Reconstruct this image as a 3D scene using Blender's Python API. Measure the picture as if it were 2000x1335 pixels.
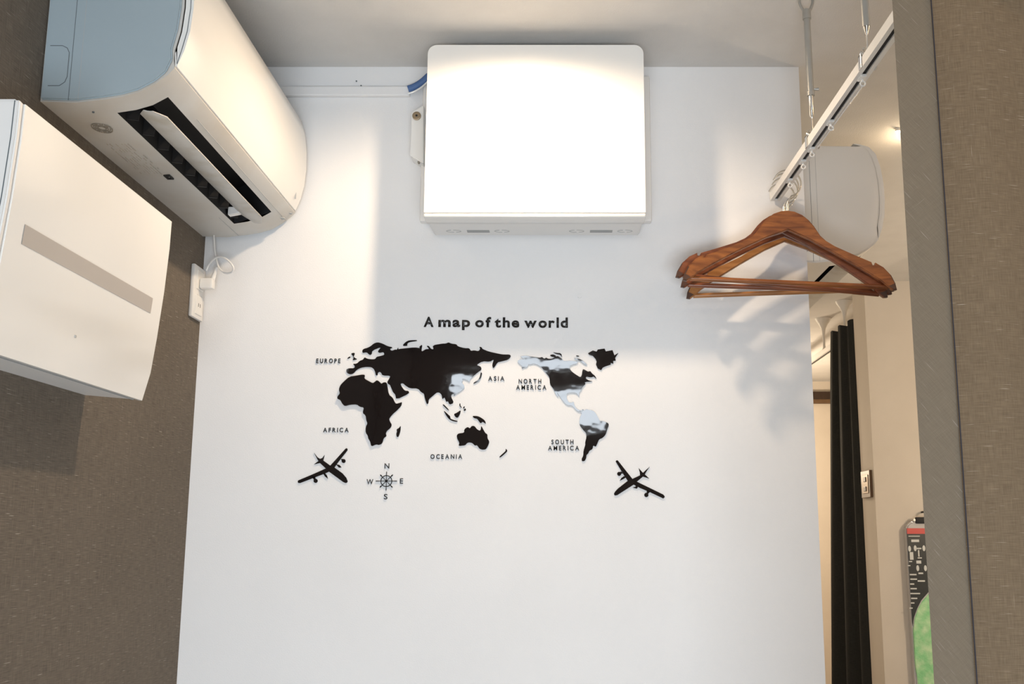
import bpy, bmesh, math, random
from mathutils import Vector, Matrix
random.seed(4)
for o in list(bpy.data.objects): bpy.data.objects.remove(o)
S = bpy.context.scene; C = S.collection
F = 2041.0; TH = math.radians(10.5); CT, ST = math.cos(TH), math.sin(TH)
EYE = 1.35          # eye height; all numbers below are relative to the eye, lifted onto the floor when linked
D = 2.30            # distance of the white wall

# ------------------------------------------------------------------ camera
cd = bpy.data.cameras.new('camera'); cam = bpy.data.objects.new('camera', cd); C.objects.link(cam)
cam.location = (0, 0, EYE); cam.rotation_euler = (math.pi/2 + TH, 0, 0)
cd.sensor_width = 36.0; cd.lens = F/2000*36; cd.shift_x = -0.05; cd.clip_start = 0.02
S.camera = cam
# ------------------------------------------------------------------ view, world, lights
S.view_settings.view_transform = 'Standard'; S.view_settings.look = 'None'
S.view_settings.gamma = 1.0; S.view_settings.use_curve_mapping = False
S.view_settings.exposure = -0.08
w = bpy.data.worlds.new('world'); S.world = w; w.use_nodes = True
w.node_tree.nodes['Background'].inputs[0].default_value = (0.75, 0.85, 1, 1)
w.node_tree.nodes['Background'].inputs[1].default_value = 0.4
def lamp(name, kind, loc, power, col, size=0.03, rot=(0,0,0), **kw):
    l = bpy.data.lights.new(name, kind); o = bpy.data.objects.new(name, l); C.objects.link(o)
    o.location = (loc[0], loc[1], loc[2]+EYE); o.rotation_euler = rot
    l.energy = power; l.color = col
    if kind == 'AREA':
        l.shape = 'RECTANGLE'; l.size, l.size_y = size
    else: l.shadow_soft_size = size
    for k, v in kw.items(): setattr(l, k, v)
    return o
LX, LY, LZ = -0.095, 1.885, 1.062
lamp('ceiling_spot_light', 'SPOT', (LX, LY, LZ), 26, (1, .76, .52), .022, spot_size=math.radians(168), spot_blend=.62)
lamp('hall_light', 'POINT', (.955, 2.72, 1.035), .6, (1, .74, .46), .018)
lamp('hall_far_light', 'POINT', (2.0, 3.2, .30), 28.0, (1, .80, .58), .05)
lamp('corridor_light', 'POINT', (1.0, 6.4, .5), 52, (1, .80, .58), .05)
lamp('hall_near_light', 'POINT', (1.15, 1.62, .93), 3.0, (1, .70, .42), .05)  # unseen fill added to warm the linen curtain from behind
DAY = (.84, .92, 1.0); RY = -1.00; WL = 15.6     # daylight from unseen rear panes, shaped for fill and map reflections; WL = watts per square metre of pane
PX0, PX1, PZ0, PZ1 = -.72, .90, -1.08, -.35
PANES = [(PX0, PX1, PZ0, PZ1), (-.29, .155, .865, .965), (-.18, .225, .545, .78), (-.615, -.36, .75, .86)]
for x0, x1, z0, z1 in PANES:
    lamp('daylight_pane', 'AREA', ((x0+x1)/2, RY+.0, (z0+z1)/2), WL*(x1-x0)*(z1-z0)*4, DAY, (x1-x0, z1-z0), (math.pi/2, 0, 0))

# ------------------------------------------------------------------ pixel -> world on a plane
def ray(px, py):
    u = (px-1100)/F; v = (667.5-py)/F
    return Vector((u, CT-ST*v, ST+CT*v))
def onY(px, py, Y): r = ray(px, py); return r*(Y/r.y)
def onX(px, py, X): r = ray(px, py); return r*(X/r.x)
def onZ(px, py, Z): r = ray(px, py); return r*(Z/r.z)

# ------------------------------------------------------------------ materials
def mat(name, col, rough=.5, metal=0, spec=.5, noise=None, bump=None, trans=0, emit=None, coat=0, alpha=1):
    m = bpy.data.materials.new(name); m.use_nodes = True; nt = m.node_tree; b = nt.nodes['Principled BSDF']
    b.inputs['Base Color'].default_value = (*col, 1); b.inputs['Roughness'].default_value = rough
    b.inputs['Metallic'].default_value = metal; b.inputs['Specular IOR Level'].default_value = spec
    b.inputs['Coat Weight'].default_value = coat; b.inputs['Coat Roughness'].default_value = .06
    b.inputs['Transmission Weight'].default_value = trans
    if emit: b.inputs['Emission Color'].default_value = (*emit[0], 1); b.inputs['Emission Strength'].default_value = emit[1]
    tc = nt.nodes.new('ShaderNodeTexCoord')
    if noise:   # (scale, second colour, lo, hi)
        n = nt.nodes.new('ShaderNodeTexNoise'); n.inputs['Scale'].default_value = noise[0]; n.inputs['Detail'].default_value = 6
        nt.links.new(tc.outputs['Object'], n.inputs['Vector'])
        r = nt.nodes.new('ShaderNodeValToRGB'); r.color_ramp.elements[0].position = noise[2]; r.color_ramp.elements[1].position = noise[3]
        r.color_ramp.elements[0].color = (*col, 1); r.color_ramp.elements[1].color = (*noise[1], 1)
        nt.links.new(n.outputs['Fac'], r.inputs['Fac']); nt.links.new(r.outputs['Color'], b.inputs['Base Color'])
    if bump:    # (scale, strength, distance)
        n = nt.nodes.new('ShaderNodeTexNoise'); n.inputs['Scale'].default_value = bump[0]; n.inputs['Detail'].default_value = 4
        nt.links.new(tc.outputs['Object'], n.inputs['Vector'])
        bp = nt.nodes.new('ShaderNodeBump'); bp.inputs['Strength'].default_value = bump[1]; bp.inputs['Distance'].default_value = bump[2]
        nt.links.new(n.outputs['Fac'], bp.inputs['Height']); nt.links.new(bp.outputs['Normal'], b.inputs['Normal'])
    return m

def linen(name, dark, light, slub, translucent=0.0, diag=0.0, k=1.0, grid=1.0):
    """woven cloth on UVs in metres: thin warp and weft threads with pale slubs"""
    m = bpy.data.materials.new(name); m.use_nodes = True; nt = m.node_tree; L = nt.links
    b = nt.nodes['Principled BSDF']; b.inputs['Roughness'].default_value = .9; b.inputs['Specular IOR Level'].default_value = .15
    uv = nt.nodes.new('ShaderNodeUVMap')
    def thr(sx, sy, rot=0, detail=2.0, off=0):
        mp = nt.nodes.new('ShaderNodeMapping'); mp.inputs['Scale'].default_value = (sx, sy, 1); mp.inputs['Rotation'].default_value = (0, 0, rot)
        mp.inputs['Location'].default_value = (off, off*.7, 0)
        mp.inputs['Rotation'].default_value = (0, 0, 0); src = uv.outputs['UV']
        if rot:
            m0 = nt.nodes.new('ShaderNodeMapping'); m0.inputs['Rotation'].default_value = (0, 0, rot); L.new(src, m0.inputs['Vector']); src = m0.outputs['Vector']
        L.new(src, mp.inputs['Vector'])
        n = nt.nodes.new('ShaderNodeTexNoise'); n.inputs['Scale'].default_value = 1; n.inputs['Detail'].default_value = detail
        L.new(mp.outputs['Vector'], n.inputs['Vector']); return n.outputs['Fac']
    def math_(op, a, b_, clamp=False):
        n = nt.nodes.new('ShaderNodeMath'); n.operation = op; n.use_clamp = clamp
        for i, x in enumerate((a, b_)):
            if isinstance(x, (int, float)): n.inputs[i].default_value = x
            else: L.new(x, n.inputs[i])
        return n.outputs[0]
    def rng(x, lo, hi):
        n = nt.nodes.new('ShaderNodeMapRange'); n.inputs['From Min'].default_value = lo; n.inputs['From Max'].default_value = hi; L.new(x, n.inputs['Value']); return n.outputs[0]
    h = thr(45*k, 1100*k, diag); v = thr(1100*k, 45*k, diag, off=7); big = thr(3, 3, off=3)
    t = math_('ADD', math_('MULTIPLY', rng(h, .3, .7), .55), math_('MULTIPLY', rng(v, .3, .7), .45*grid))
    t = math_('ADD', math_('MULTIPLY', t, .85), math_('MULTIPLY', rng(big, .3, .7), .15), True)
    mx = nt.nodes.new('ShaderNodeMix'); mx.data_type = 'RGBA'
    mx.inputs['A'].default_value = (*dark, 1); mx.inputs['B'].default_value = (*light, 1); L.new(t, mx.inputs['Factor'])
    s1 = rng(thr(38*k, 800*k, diag, 1.0, 11), .69, .80); s2 = rng(thr(800*k, 30*k, diag, 1.0, 17), .73, .84)
    s = math_('MULTIPLY', math_('MAXIMUM', s1, math_('MULTIPLY', s2, .6)), .75, True)
    m2 = nt.nodes.new('ShaderNodeMix'); m2.data_type = 'RGBA'; m2.inputs['B'].default_value = (*slub, 1)
    L.new(s, m2.inputs['Factor']); L.new(mx.outputs['Result'], m2.inputs['A'])
    L.new(m2.outputs['Result'], b.inputs['Base Color'])
    bp = nt.nodes.new('ShaderNodeBump'); bp.inputs['Strength'].default_value = .35; bp.inputs['Distance'].default_value = .0006
    L.new(t, bp.inputs['Height']); L.new(bp.outputs['Normal'], b.inputs['Normal'])
    if translucent:
        tr = nt.nodes.new('ShaderNodeBsdfTranslucent'); L.new(m2.outputs['Result'], tr.inputs['Color'])
        ms = nt.nodes.new('ShaderNodeMixShader'); ms.inputs[0].default_value = translucent
        L.new(b.outputs[0], ms.inputs[1]); L.new(tr.outputs[0], ms.inputs[2]); L.new(ms.outputs[0], nt.nodes['Material Output'].inputs['Surface'])
    return m

def wood(name, a, bcol):
    m = bpy.data.materials.new(name); m.use_nodes = True; nt = m.node_tree; b = nt.nodes['Principled BSDF']; L = nt.links
    tc = nt.nodes.new('ShaderNodeTexCoord'); mp = nt.nodes.new('ShaderNodeMapping'); mp.inputs['Scale'].default_value = (9, 60, 60)
    n = nt.nodes.new('ShaderNodeTexNoise'); n.inputs['Scale'].default_value = 1.6; n.inputs['Detail'].default_value = 7; n.inputs['Distortion'].default_value = .5
    r = nt.nodes.new('ShaderNodeValToRGB'); r.color_ramp.elements[0].position = .3; r.color_ramp.elements[1].position = .72
    r.color_ramp.elements[0].color = (*a, 1); r.color_ramp.elements[1].color = (*bcol, 1)
    L.new(tc.outputs['Object'], mp.inputs['Vector']); L.new(mp.outputs['Vector'], n.inputs['Vector']); L.new(n.outputs['Fac'], r.inputs['Fac']); L.new(r.outputs['Color'], b.inputs['Base Color'])
    b.inputs['Roughness'].default_value = .38; b.inputs['Coat Weight'].default_value = .3; b.inputs['Coat Roughness'].default_value = .25
    return m

M = dict(
  wall=mat('white_wallpaper', (.80, .80, .80), .75, spec=.3, noise=(5, (.775, .775, .775), .35, .7), bump=(420, .35, .0010)),
  ceil=mat('ceiling_wallpaper', (.66, .65, .63), .85, spec=.2, noise=(9, (.62, .61, .59), .35, .7), bump=(260, .5, .0014)),
  beige=mat('cream_wallpaper', (.66, .60, .52), .8, spec=.2, noise=(6, (.63, .57, .49), .35, .7), bump=(300, .3, .001)),
  bedding=mat('white_bedding', (.82, .82, .81), .9, noise=(6, (.78, .78, .77), .3, .7), bump=(9, .5, .02)),
  floor=mat('wood_floor', (.25, .19, .14), .45, noise=(4, (.33, .26, .19), .3, .7)),
  linen=linen('linen_wallpaper', (.085, .072, .059), (.215, .182, .146), (.46, .43, .38), k=.8),
  cloth=linen('linen_cloth', (.128, .098, .066), (.260, .202, .138), (.50, .45, .38), translucent=.42),
  hem=linen('linen_cloth_hem', (.170, .143, .108), (.235, .200, .152), (.34, .31, .27), translucent=.35, diag=.9, k=.8, grid=.7),
  darkcloth=linen('charcoal_cloth', (.018, .019, .018), (.036, .036, .033), (.055, .055, .05), k=.5),
  thread=mat('dark_thread', (.035, .033, .04), .9),
  plastic=mat('white_plastic', (.80, .79, .77), .32, noise=(3, (.76, .75, .72), .4, .8)),
  acside=mat('greyed_plastic', (.35, .42, .455), .38, noise=(3, (.33, .40, .435), .4, .8)),  # end panels bluer and darker than the front
  gloss=mat('glossy_white_panel', (.82, .81, .78), .16, noise=(2, (.80, .79, .76), .4, .8)),
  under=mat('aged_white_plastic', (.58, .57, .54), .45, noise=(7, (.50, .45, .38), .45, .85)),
  louver=mat('dusty_louver_plastic', (.54, .53, .50), .4, noise=(22, (.44, .41, .35), .48, .72)),
  black=mat('black_void', (.006, .006, .007), .6),
  vane=mat('dark_vane_plastic', (.010, .010, .011), .4),
  seam=mat('dark_seam', (.12, .14, .15), .7),
  softseam=mat('grey_seam', (.42, .43, .43), .7),
  print=mat('grey_print', (.30, .27, .22), .7),
  taupe=mat('taupe_film', (.46, .42, .38), .3, noise=(3, (.44, .40, .36), .3, .7)),
  acrylic=mat('black_acrylic', (.008, .006, .006), .03, noise=(3, (.010, .007, .007), .3, .7), bump=(5.0, .11, .010)),
  blacktext=mat('black_vinyl', (.008, .008, .008), .12, noise=(3, (.010, .009, .009), .3, .7), bump=(9, .10, .01)),
  chrome=mat('satin_chrome', (.72, .70, .66), .22, 1),
  greymetal=mat('grey_lacquer', (.40, .39, .36), .35, .25, noise=(30, (.36, .35, .32), .3, .7)),
  white_metal=mat('white_lacquer', (.80, .79, .76), .28, noise=(20, (.77, .76, .73), .3, .7)),
  brass=mat('brass', (.35, .27, .18), .4, .8),
  blue=mat('blue_insulation', (.075, .15, .34), .6, noise=(40, (.06, .13, .30), .3, .7)),
  wood=wood('walnut_wood', (.13, .036, .010), (.36, .125, .030)),
  woodred=wood('reddish_wood', (.11, .030, .012), (.26, .080, .028)),
  woodlight=wood('honey_wood', (.24, .095, .026), (.44, .20, .065)),  # lamplight on the rear hanger put into a lighter wood colour
  woodend=mat('dark_wood_end', (.075, .038, .026), .45, noise=(40, (.10, .05, .03), .3, .7)),
  browntrim=mat('dark_brown_trim', (.030, .016, .010), .4, noise=(30, (.045, .025, .015), .3, .7)),
  brownframe=mat('brown_frame', (.15, .085, .04), .4, noise=(30, (.12, .07, .035), .3, .7)),
  bronze=mat('bronze_plate', (.30, .21, .13), .35, .3),
  clear=mat('clear_plastic', (.86, .84, .82), .12, trans=.35),
  red=mat('red_print', (.56, .06, .05), .4), blackcard=mat('black_card', (.020, .024, .024), .4, noise=(20, (.03, .033, .033), .3, .7)),
  whiteprint=mat('white_print', (.62, .64, .62), .5),
  green=mat('green_microfibre', (.27, .64, .30), .85, noise=(22, (.55, .78, .48), .42, .66), bump=(60, .6, .006)),
  lamp=mat('lit_diffuser', (.9, .85, .75), .4, emit=((1, .80, .58), 2.0)),
  glow=mat('lit_bulb', (1, .9, .7), .4, emit=((1, .82, .55), 25.0)),
)

# ------------------------------------------------------------------ builders (everything in eye-relative world coordinates)
def thing(name, label, cat, loc, group=None):
    o = bpy.data.objects.new(name, None); C.objects.link(o); o.empty_display_size = .05
    o.location = (loc[0], loc[1], loc[2]+EYE); o['label'] = label; o['category'] = cat
    if group: o['group'] = group
    return o
def worldloc(o):
    v = Vector(o.location)
    while o.parent: o = o.parent; v += Vector(o.location)
    return v - Vector((0, 0, EYE))
def link(name, bm, m, parent=None, smooth=False, label=None, kind=None, uvf=None, mats=None, angle=None):
    bm.normal_update()
    zs = [v.co for v in bm.verts]
    if parent is not None: org = worldloc(parent)
    else: org = Vector(((min(v.x for v in zs)+max(v.x for v in zs))/2, (min(v.y for v in zs)+max(v.y for v in zs))/2, min(v.z for v in zs)))
    if uvf:
        l = bm.loops.layers.uv.new('UVMap')
        for f in bm.faces:
            for lp in f.loops: lp[l].uv = uvf(lp.vert.co)
    for v in bm.verts: v.co -= org
    me = bpy.data.meshes.new(name); bm.to_mesh(me); bm.free()
    for mm in (mats or [m]): me.materials.append(mm)
    o = bpy.data.objects.new(name, me); C.objects.link(o)
    if parent is not None: o.parent = parent
    else: o.location = org + Vector((0, 0, EYE))
    if smooth:
        for p in me.polygons: p.use_smooth = True
        try: me.set_sharp_from_angle(angle=math.radians(angle or 35))
        except Exception: pass
    if label: o['label'] = label
    if kind: o['kind'] = kind
    return o
def tag(o, label, cat, group=None):
    o['label'] = label; o['category'] = cat
    if group: o['group'] = group
    return o
def bx(x0, x1, y0, y1, z0, z1, bev=0, seg=2, bm=None):
    b = bmesh.new()
    vs = [b.verts.new((x, y, z)) for x in (x0, x1) for y in (y0, y1) for z in (z0, z1)]
    for f in ((0,1,3,2),(4,6,7,5),(0,4,5,1),(2,3,7,6),(0,2,6,4),(1,5,7,3)): b.faces.new([vs[i] for i in f])
    bmesh.ops.recalc_face_normals(b, faces=b.faces)
    if bev: bmesh.ops.bevel(b, geom=list(b.edges), offset=bev, segments=seg, affect='EDGES', profile=.5)
    return merge(bm, b)
def merge(bm, b):
    if bm is None: return b
    me = bpy.data.meshes.new('t'); b.to_mesh(me); b.free(); bm.from_mesh(me); bpy.data.meshes.remove(me); return bm
def prism(pts, off, bev=0, bm=None, seg=2):
    """polygon pts (3-D, planar), extruded by vector off"""
    b = bmesh.new(); vs = [b.verts.new(p) for p in pts]
    f = b.faces.new(vs)
    r = bmesh.ops.extrude_face_region(b, geom=[f])
    bmesh.ops.translate(b, vec=off, verts=[v for v in r['geom'] if isinstance(v, bmesh.types.BMVert)])
    bmesh.ops.recalc_face_normals(b, faces=b.faces)
    if bev: bmesh.ops.bevel(b, geom=list(b.edges), offset=bev, segments=seg, affect='EDGES', clamp_overlap=True)
    bmesh.ops.triangulate(b, faces=[f for f in b.faces if len(f.verts) > 4])
    return merge(bm, b)
def tube(pts, r, n=10, bm=None, cap=True):
    b = bmesh.new(); pts = [Vector(p) for p in pts]; N = len(pts); rings = []
    rr = r if isinstance(r, (list, tuple)) else [r]*N
    up = None
    for i, p in enumerate(pts):
        t = (pts[min(i+1, N-1)] - pts[max(i-1, 0)]).normalized()
        if up is None:
            up = t.orthogonal().normalized()
        up = (up - t*up.dot(t)).normalized(); sd = t.cross(up)
        rings.append([b.verts.new(p + (up*math.cos(a)+sd*math.sin(a))*rr[i]) for a in [2*math.pi*k/n for k in range(n)]])
    for i in range(N-1):
        for k in range(n): b.faces.new((rings[i][k], rings[i][(k+1)%n], rings[i+1][(k+1)%n], rings[i+1][k]))
    if cap: b.faces.new(rings[0][::-1]); b.faces.new(rings[-1])
    bmesh.ops.recalc_face_normals(b, faces=b.faces)
    return merge(bm, b)
def spline(pts, n=8):
    P = [Vector(p) for p in pts]; out = []
    for i in range(len(P)-1):
        a = P[max(i-1, 0)]; b = P[i]; c = P[i+1]; d = P[min(i+2, len(P)-1)]
        for k in range(n):
            t = k/n; out.append(.5*((2*b)+(c-a)*t+(2*a-5*b+4*c-d)*t*t+(3*b-a-3*c+d)*t**3))
    out.append(P[-1]); return out
def struct(name, bm, m, **k):
    o = link(name, bm, m, **k); o['kind'] = 'structure'; return o

# ------------------------------------------------------------------ the room
XL, XR, HC, FL = -.816, .554, 1.084, -EYE
struct('floor', bx(-1.0, 3.2, RY-.15, 7.6, FL-.05, FL), M['floor'])
struct('ceiling', bx(-1.0, 3.2, RY-.15, 7.6, HC, HC+.05), M['ceil'])
struct('wall_left', bx(XL-.08, XL, RY, D, FL, HC), M['linen'], uvf=lambda c: (c.y, c.z))
struct('wall_back', bx(XL-.08, XR, D, 7.4, FL, HC), M['wall'])
struct('wall_right', bx(2.75, 2.83, RY, 7.4, FL, HC), M['beige'])
struct('wall_far', bx(XR, 2.75, 7.4, 7.5, FL, HC), M['beige'])
struct('wall_partition', bx(1.300, 2.75, 4.40, 4.585, FL, HC), M['beige'])
# rear wall behind the photographer, with openings shaped for the daylight
bm = bmesh.new()
def rear(x0, x1, z0, z1): bx(x0, x1, RY-.10, RY-.005, z0, z1, bm=bm)
xs = sorted({XL-.08, 2.83} | {v for p in PANES for v in p[:2]}); zs_ = sorted({FL, HC} | {v for p in PANES for v in p[2:]})
for za, zb_ in zip(zs_, zs_[1:]):
    run = None
    for xa, xb in zip(xs, xs[1:]):
        mx_, mz_ = (xa+xb)/2, (za+zb_)/2
        solid = not any(p[0] < mx_ < p[1] and p[2] < mz_ < p[3] for p in PANES)
        if solid: run = (run[0], xb) if run else (xa, xb)
        if run and (not solid or xb == xs[-1]): rear(run[0], run[1], za, zb_); run = None
struct('wall_rear', bm, mat('rear_wall_paint', (.42, .40, .37), .8, noise=(5, (.40, .38, .35), .3, .7)))
for i, (x0, x1, z0, z1) in enumerate(PANES):
    bm = bmesh.new(); t = .018
    for a in ((x0, x1, z0, z0+t), (x0, x1, z1-t, z1), (x0, x0+t, z0+t, z1-t), (x1-t, x1, z0+t, z1-t)):
        bx(a[0], a[1], RY+.002, RY+.012, a[2], a[3], bm=bm)
    struct('window_%d' % (i+1), bm, M['white_metal'])
# far door head of dark wood and pale lower edge
a = onY(1560, 765, 7.38); b2 = onY(1640, 780, 7.38)
dt = struct('trim_1', bx(.60, 2.2, 7.36, 7.40, b2.z, a.z), M['browntrim'])
struct('trim_2', bx(.60, 2.2, 7.365, 7.40, b2.z-.028, b2.z), M['brownframe'])
# cable cover strip running high on the white wall
a = onY(560, 168, D-.012); b2 = onY(800, 187, D-.012)
struct('trim_3', bx(XL+.02, b2.x, D-.014, D, b2.z, a.z, .003), M['wall'])
bm = bmesh.new()
for px, py in ((696, 158), (705, 167)):
    p = onY(px, py, D-.002); bx(p.x-.0015, p.x+.0015, D-.002, D, p.z-.0015, p.z+.0015, bm=bm)
tag(link('nail_hole', bm, M['seam']), 'two tiny dark specks above the cable cover high on the white wall', 'nail hole')
# faint bump on the wall under the big box
p = onY(1132, 578, D)
bm = tube([(p.x, D, p.z), (p.x, D-.004, p.z)], .005, 12); bx(p.x-.002, p.x+.002, D-.0015, D, p.z-.03, p.z-.004, bm=bm)
tag(link('filled_screw_hole', bm, M['wall'], smooth=True), 'faint painted-over screw stub on the white wall above the map lettering', 'screw')

# white bed added below the frame to bounce light up the wall
t = thing('bed', 'low bed with plain white bedding along the white wall, below the frame', 'bed', (-.18, 1.55, FL))
link('bed_base', bx(-.80, .41, .80, 2.28, FL, FL+.16, .01), M['browntrim'], t)
link('mattress', bx(-.79, .40, .81, 2.275, FL+.16, FL+.34, .04, 3), M['bedding'], t, smooth=True)
link('duvet', bx(-.80, .41, .80, 1.90, FL+.30, FL+.38, .035, 3), M['bedding'], t, smooth=True)
# ------------------------------------------------------------------ ceiling lamp over the white box (just above the frame)
t = thing('ceiling_downlight', 'round flush ceiling downlight in front of the white box, just above the frame', 'ceiling light', (LX, LY, HC))
bm = bmesh.new(); n = 40
prof = [(.040, 0), (.042, -.006), (.035, -.009), (.030, -.004), (.028, .0)]
rings = [[bm.verts.new((LX+r*math.cos(2*math.pi*k/n), LY+r*math.sin(2*math.pi*k/n), HC+z)) for k in range(n)] for r, z in prof]
for i in range(len(rings)-1):
    for k in range(n): bm.faces.new((rings[i][k], rings[i][(k+1)%n], rings[i+1][(k+1)%n], rings[i+1][k]))
bmesh.ops.recalc_face_normals(bm, faces=bm.faces)
link('trim_ring', bm, M['white_metal'], t, smooth=True)
link('diffuser', tube([(LX, LY, HC), (LX, LY, HC-.003)], .028, 32), M['lamp'], t)

# ------------------------------------------------------------------ air conditioner builder (hung on a wall facing +X)
BODY = [(0, .006), (.055, .004), (.098, .009), (.128, .014), (.154, .022), (.178, .036), (.196, .050), (.206, .062)]
FRONT = [(.208, .066), (.218, .092), (.225, .125), (.228, .165), (.227, .205), (.222, .245), (.212, .280), (.196, .298), (.170, .306)]
def aircon(name, label, X0, Z0, y0, y1, detail=True):
    t = thing(name, label, 'air conditioner', (X0, (y0+y1)/2, Z0), 'wall mounted white air conditioners')
    P = lambda d, h, y: Vector((X0+d, y, Z0+h))
    IN = [(d-.013, h) for d, h in FRONT[::-1]]                   # the body stops short of the front panel
    prof = BODY + [(.204, .075)] + [(d-.014, h) for d, h in FRONT[1:-1]] + [(.160, .298), (0, .300)]
    b = bmesh.new(); oy0, oy1 = y0+.052, y1-.088
    ys = [y0, oy0, oy1, y1]
    g = [[b.verts.new(P(d, h, y)) for y in ys] for d, h in prof]
    for i in range(len(prof)-1):
        for j in range(3):
            if j == 1 and 2 <= i <= 4: continue                  # the air outlet
            b.faces.new((g[i][j], g[i][j+1], g[i+1][j+1], g[i+1][j]))
    for j in (0, 3): b.faces.new([g[i][j] for i in range(len(prof))])
    bmesh.ops.triangulate(b, faces=[f for f in b.faces if len(f.verts) > 4])
    bmesh.ops.recalc_face_normals(b, faces=b.faces)
    link('body', b, M['under'] if detail else M['plastic'], t, smooth=True, angle=25)
    # black outlet cavity
    b = bmesh.new(); sec = [(.098, .009), (.093, .085), (.150, .115), (.176, .090), (.178, .036)]
    gg = [[b.verts.new(P(d, h, y)) for y in (oy0, oy1)] for d, h in sec]
    for i in range(len(sec)-1): b.faces.new((gg[i][0], gg[i][1], gg[i+1][1], gg[i+1][0]))
    for j in (0, 1): b.faces.new([gg[i][j] for i in range(len(sec))])
    link('air_outlet', b, M['black'], t)
    # front panel shell
    b = bmesh.new(); outer = FRONT; inner = [(d-.0125, h) for d, h in FRONT]
    loop = outer + inner[::-1]
    ga = [b.verts.new(P(d, h, y0+.003)) for d, h in loop]; gb = [b.verts.new(P(d, h, y1-.003)) for d, h in loop]
    n = len(loop)
    for i in range(n): b.faces.new((ga[i], ga[(i+1)%n], gb[(i+1)%n], gb[i]))
    b.faces.new(ga); b.faces.new(gb[::-1])
    bmesh.ops.triangulate(b, faces=[f for f in b.faces if len(f.verts) > 4])
    bmesh.ops.recalc_face_normals(b, faces=b.faces)
    link('front_panel', b, M['gloss'], t, smooth=True, angle=40)
    # side cheeks: rounded end cap plates with a recess line
    for y, s in ((y0, -1), (y1, 1)):
        cap = [(.002, .008), (.055, .006), (.098, .011), (.128, .016), (.154, .024), (.178, .038), (.194, .053), (.203, .075)] + [(d-.017, h) for d, h in FRONT[1:-1]] + [(.156, .296), (.002, .298)]
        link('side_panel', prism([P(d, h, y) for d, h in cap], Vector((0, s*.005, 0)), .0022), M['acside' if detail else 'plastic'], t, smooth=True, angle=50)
    e = y0-.0053
    def strip(pts, wdt, mm, nm, yy=e):
        bm = bmesh.new()
        for (d0, h0), (d1, h1) in zip(pts, pts[1:]):
            v = Vector((d1-d0, 0, h1-h0)); nn = Vector((-v.z, 0, v.x)).normalized()*wdt/2
            p0 = P(d0, h0, yy); p1 = P(d1, h1, yy)
            f = bm.faces.new([bm.verts.new(q) for q in (p0-nn, p1-nn, p1+nn, p0+nn)])
            r = bmesh.ops.extrude_face_region(bm, geom=[f]); bmesh.ops.translate(bm, vec=(0, .0004, 0), verts=[x for x in r['geom'] if isinstance(x, bmesh.types.BMVert)])
        link(nm, bm, mm, t)
    strip([(.046, .006), (.046, .297)], .0009, M['seam'], 'seam')
    strip([(.061, .007), (.061, .297)], .0007, M['softseam'], 'seam')
    strip([(.012, .030), (.030, .030), (.038, .036), (.041, .045), (.041, .085), (.037, .093), (.029, .097), (.010, .097)], .0011, M['seam'], 'pipe_knockout')
    # swivelling louver standing slightly open under the outlet
    b = bmesh.new(); lv = [(.122, .020), (.130, .0155), (.142, .0125), (.156, .0115), (.167, .0135), (.167, .0155), (.156, .0145), (.142, .016), (.130, .0195)]
    def lvring(y, f): 
        c = (.146, .0135); return [b.verts.new(P(c[0]+(d-c[0])*f, c[1]+(h-c[1])*f, y)) for d, h in lv]
    ll = [lvring(oy0+.004, .35), lvring(oy0+.030, 1), lvring(oy1-.03, 1), lvring(oy1+.012, .45)]
    for i in range(3):
        for k in range(len(lv)): b.faces.new((ll[i][k], ll[i][(k+1)%len(lv)], ll[i+1][(k+1)%len(lv)], ll[i+1][k]))
    b.faces.new(ll[0]); b.faces.new(ll[-1][::-1]); bmesh.ops.recalc_face_normals(b, faces=b.faces)
    link('louver', b, M['louver'], t, smooth=True, angle=50)
    if detail:
        for k in range(9):
            y = oy0+.035+k*(oy1-oy0-.07)/8
            link('vane', prism([P(.0985, .013, y), P(.112, .016, y+.014), P(.116, .05, y+.014), P(.099, .05, y)], Vector((.0, .002, 0)), 0), M['vane'], t)
        y = oy1-.055
        link('louver_arm', prism([P(.101, .012, y), P(.126, .017, y), P(.126, .03, y+.0), P(.101, .03, y)], Vector((0, .016, 0)), .001), M['plastic'], t)
        # long joint on the chin, drain mark, sensor dots
        def line(d, h, ya, yb, wd=.0008, nm='seam', mm=M['softseam']):
            link(nm, bx(X0+d-wd/2, X0+d+wd/2, ya, yb, Z0+h-.0003, Z0+h+.0006), mm, t)
        line(.187, .0425, y0+.16, y1-.006)
        line(.082, .0065, y1-.14, y1-.004)
        def dot(d, h, y, r, mm, nm='screw_cover', rx=1):
            link(nm, tube([P(d, h+.001, y), P(d, h-.0008, y)], r, 20), mm, t)
        dot(.040, .0055, y1-.030, .0018, M['seam'], 'screw')
        dot(.066, .0040, y0+.038, .0018, M['seam'], 'screw')
        dot(.184, .040, y1-.028, .008, M['softseam'])
        dot(.200, .054, y1-.020, .006, M['softseam'])
        # embossed oval mark of rings near the wall end
        b = bmesh.new(); cx, cy = .052, y0+.103
        for r in (.019, .015, .011, .007):
            for k in range(28):
                if r == .015 and k % 3 == 0: continue
                a0, a1 = 2*math.pi*k/28, 2*math.pi*(k+.8)/28
                q = [P(cx+rr*.75*math.cos(a), .0028, cy+rr*math.sin(a)) for rr, a in ((r, a0), (r, a1), (r+.0022, a1), (r+.0022, a0))]
                prism(q, Vector((0, 0, .0012)), 0, bm=b)
        link('round_mark', b, M['print'], t)
        # rating label: rows of tiny illegible print and a black symbol box
        b = bmesh.new(); rnd = random.Random(3)
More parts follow.
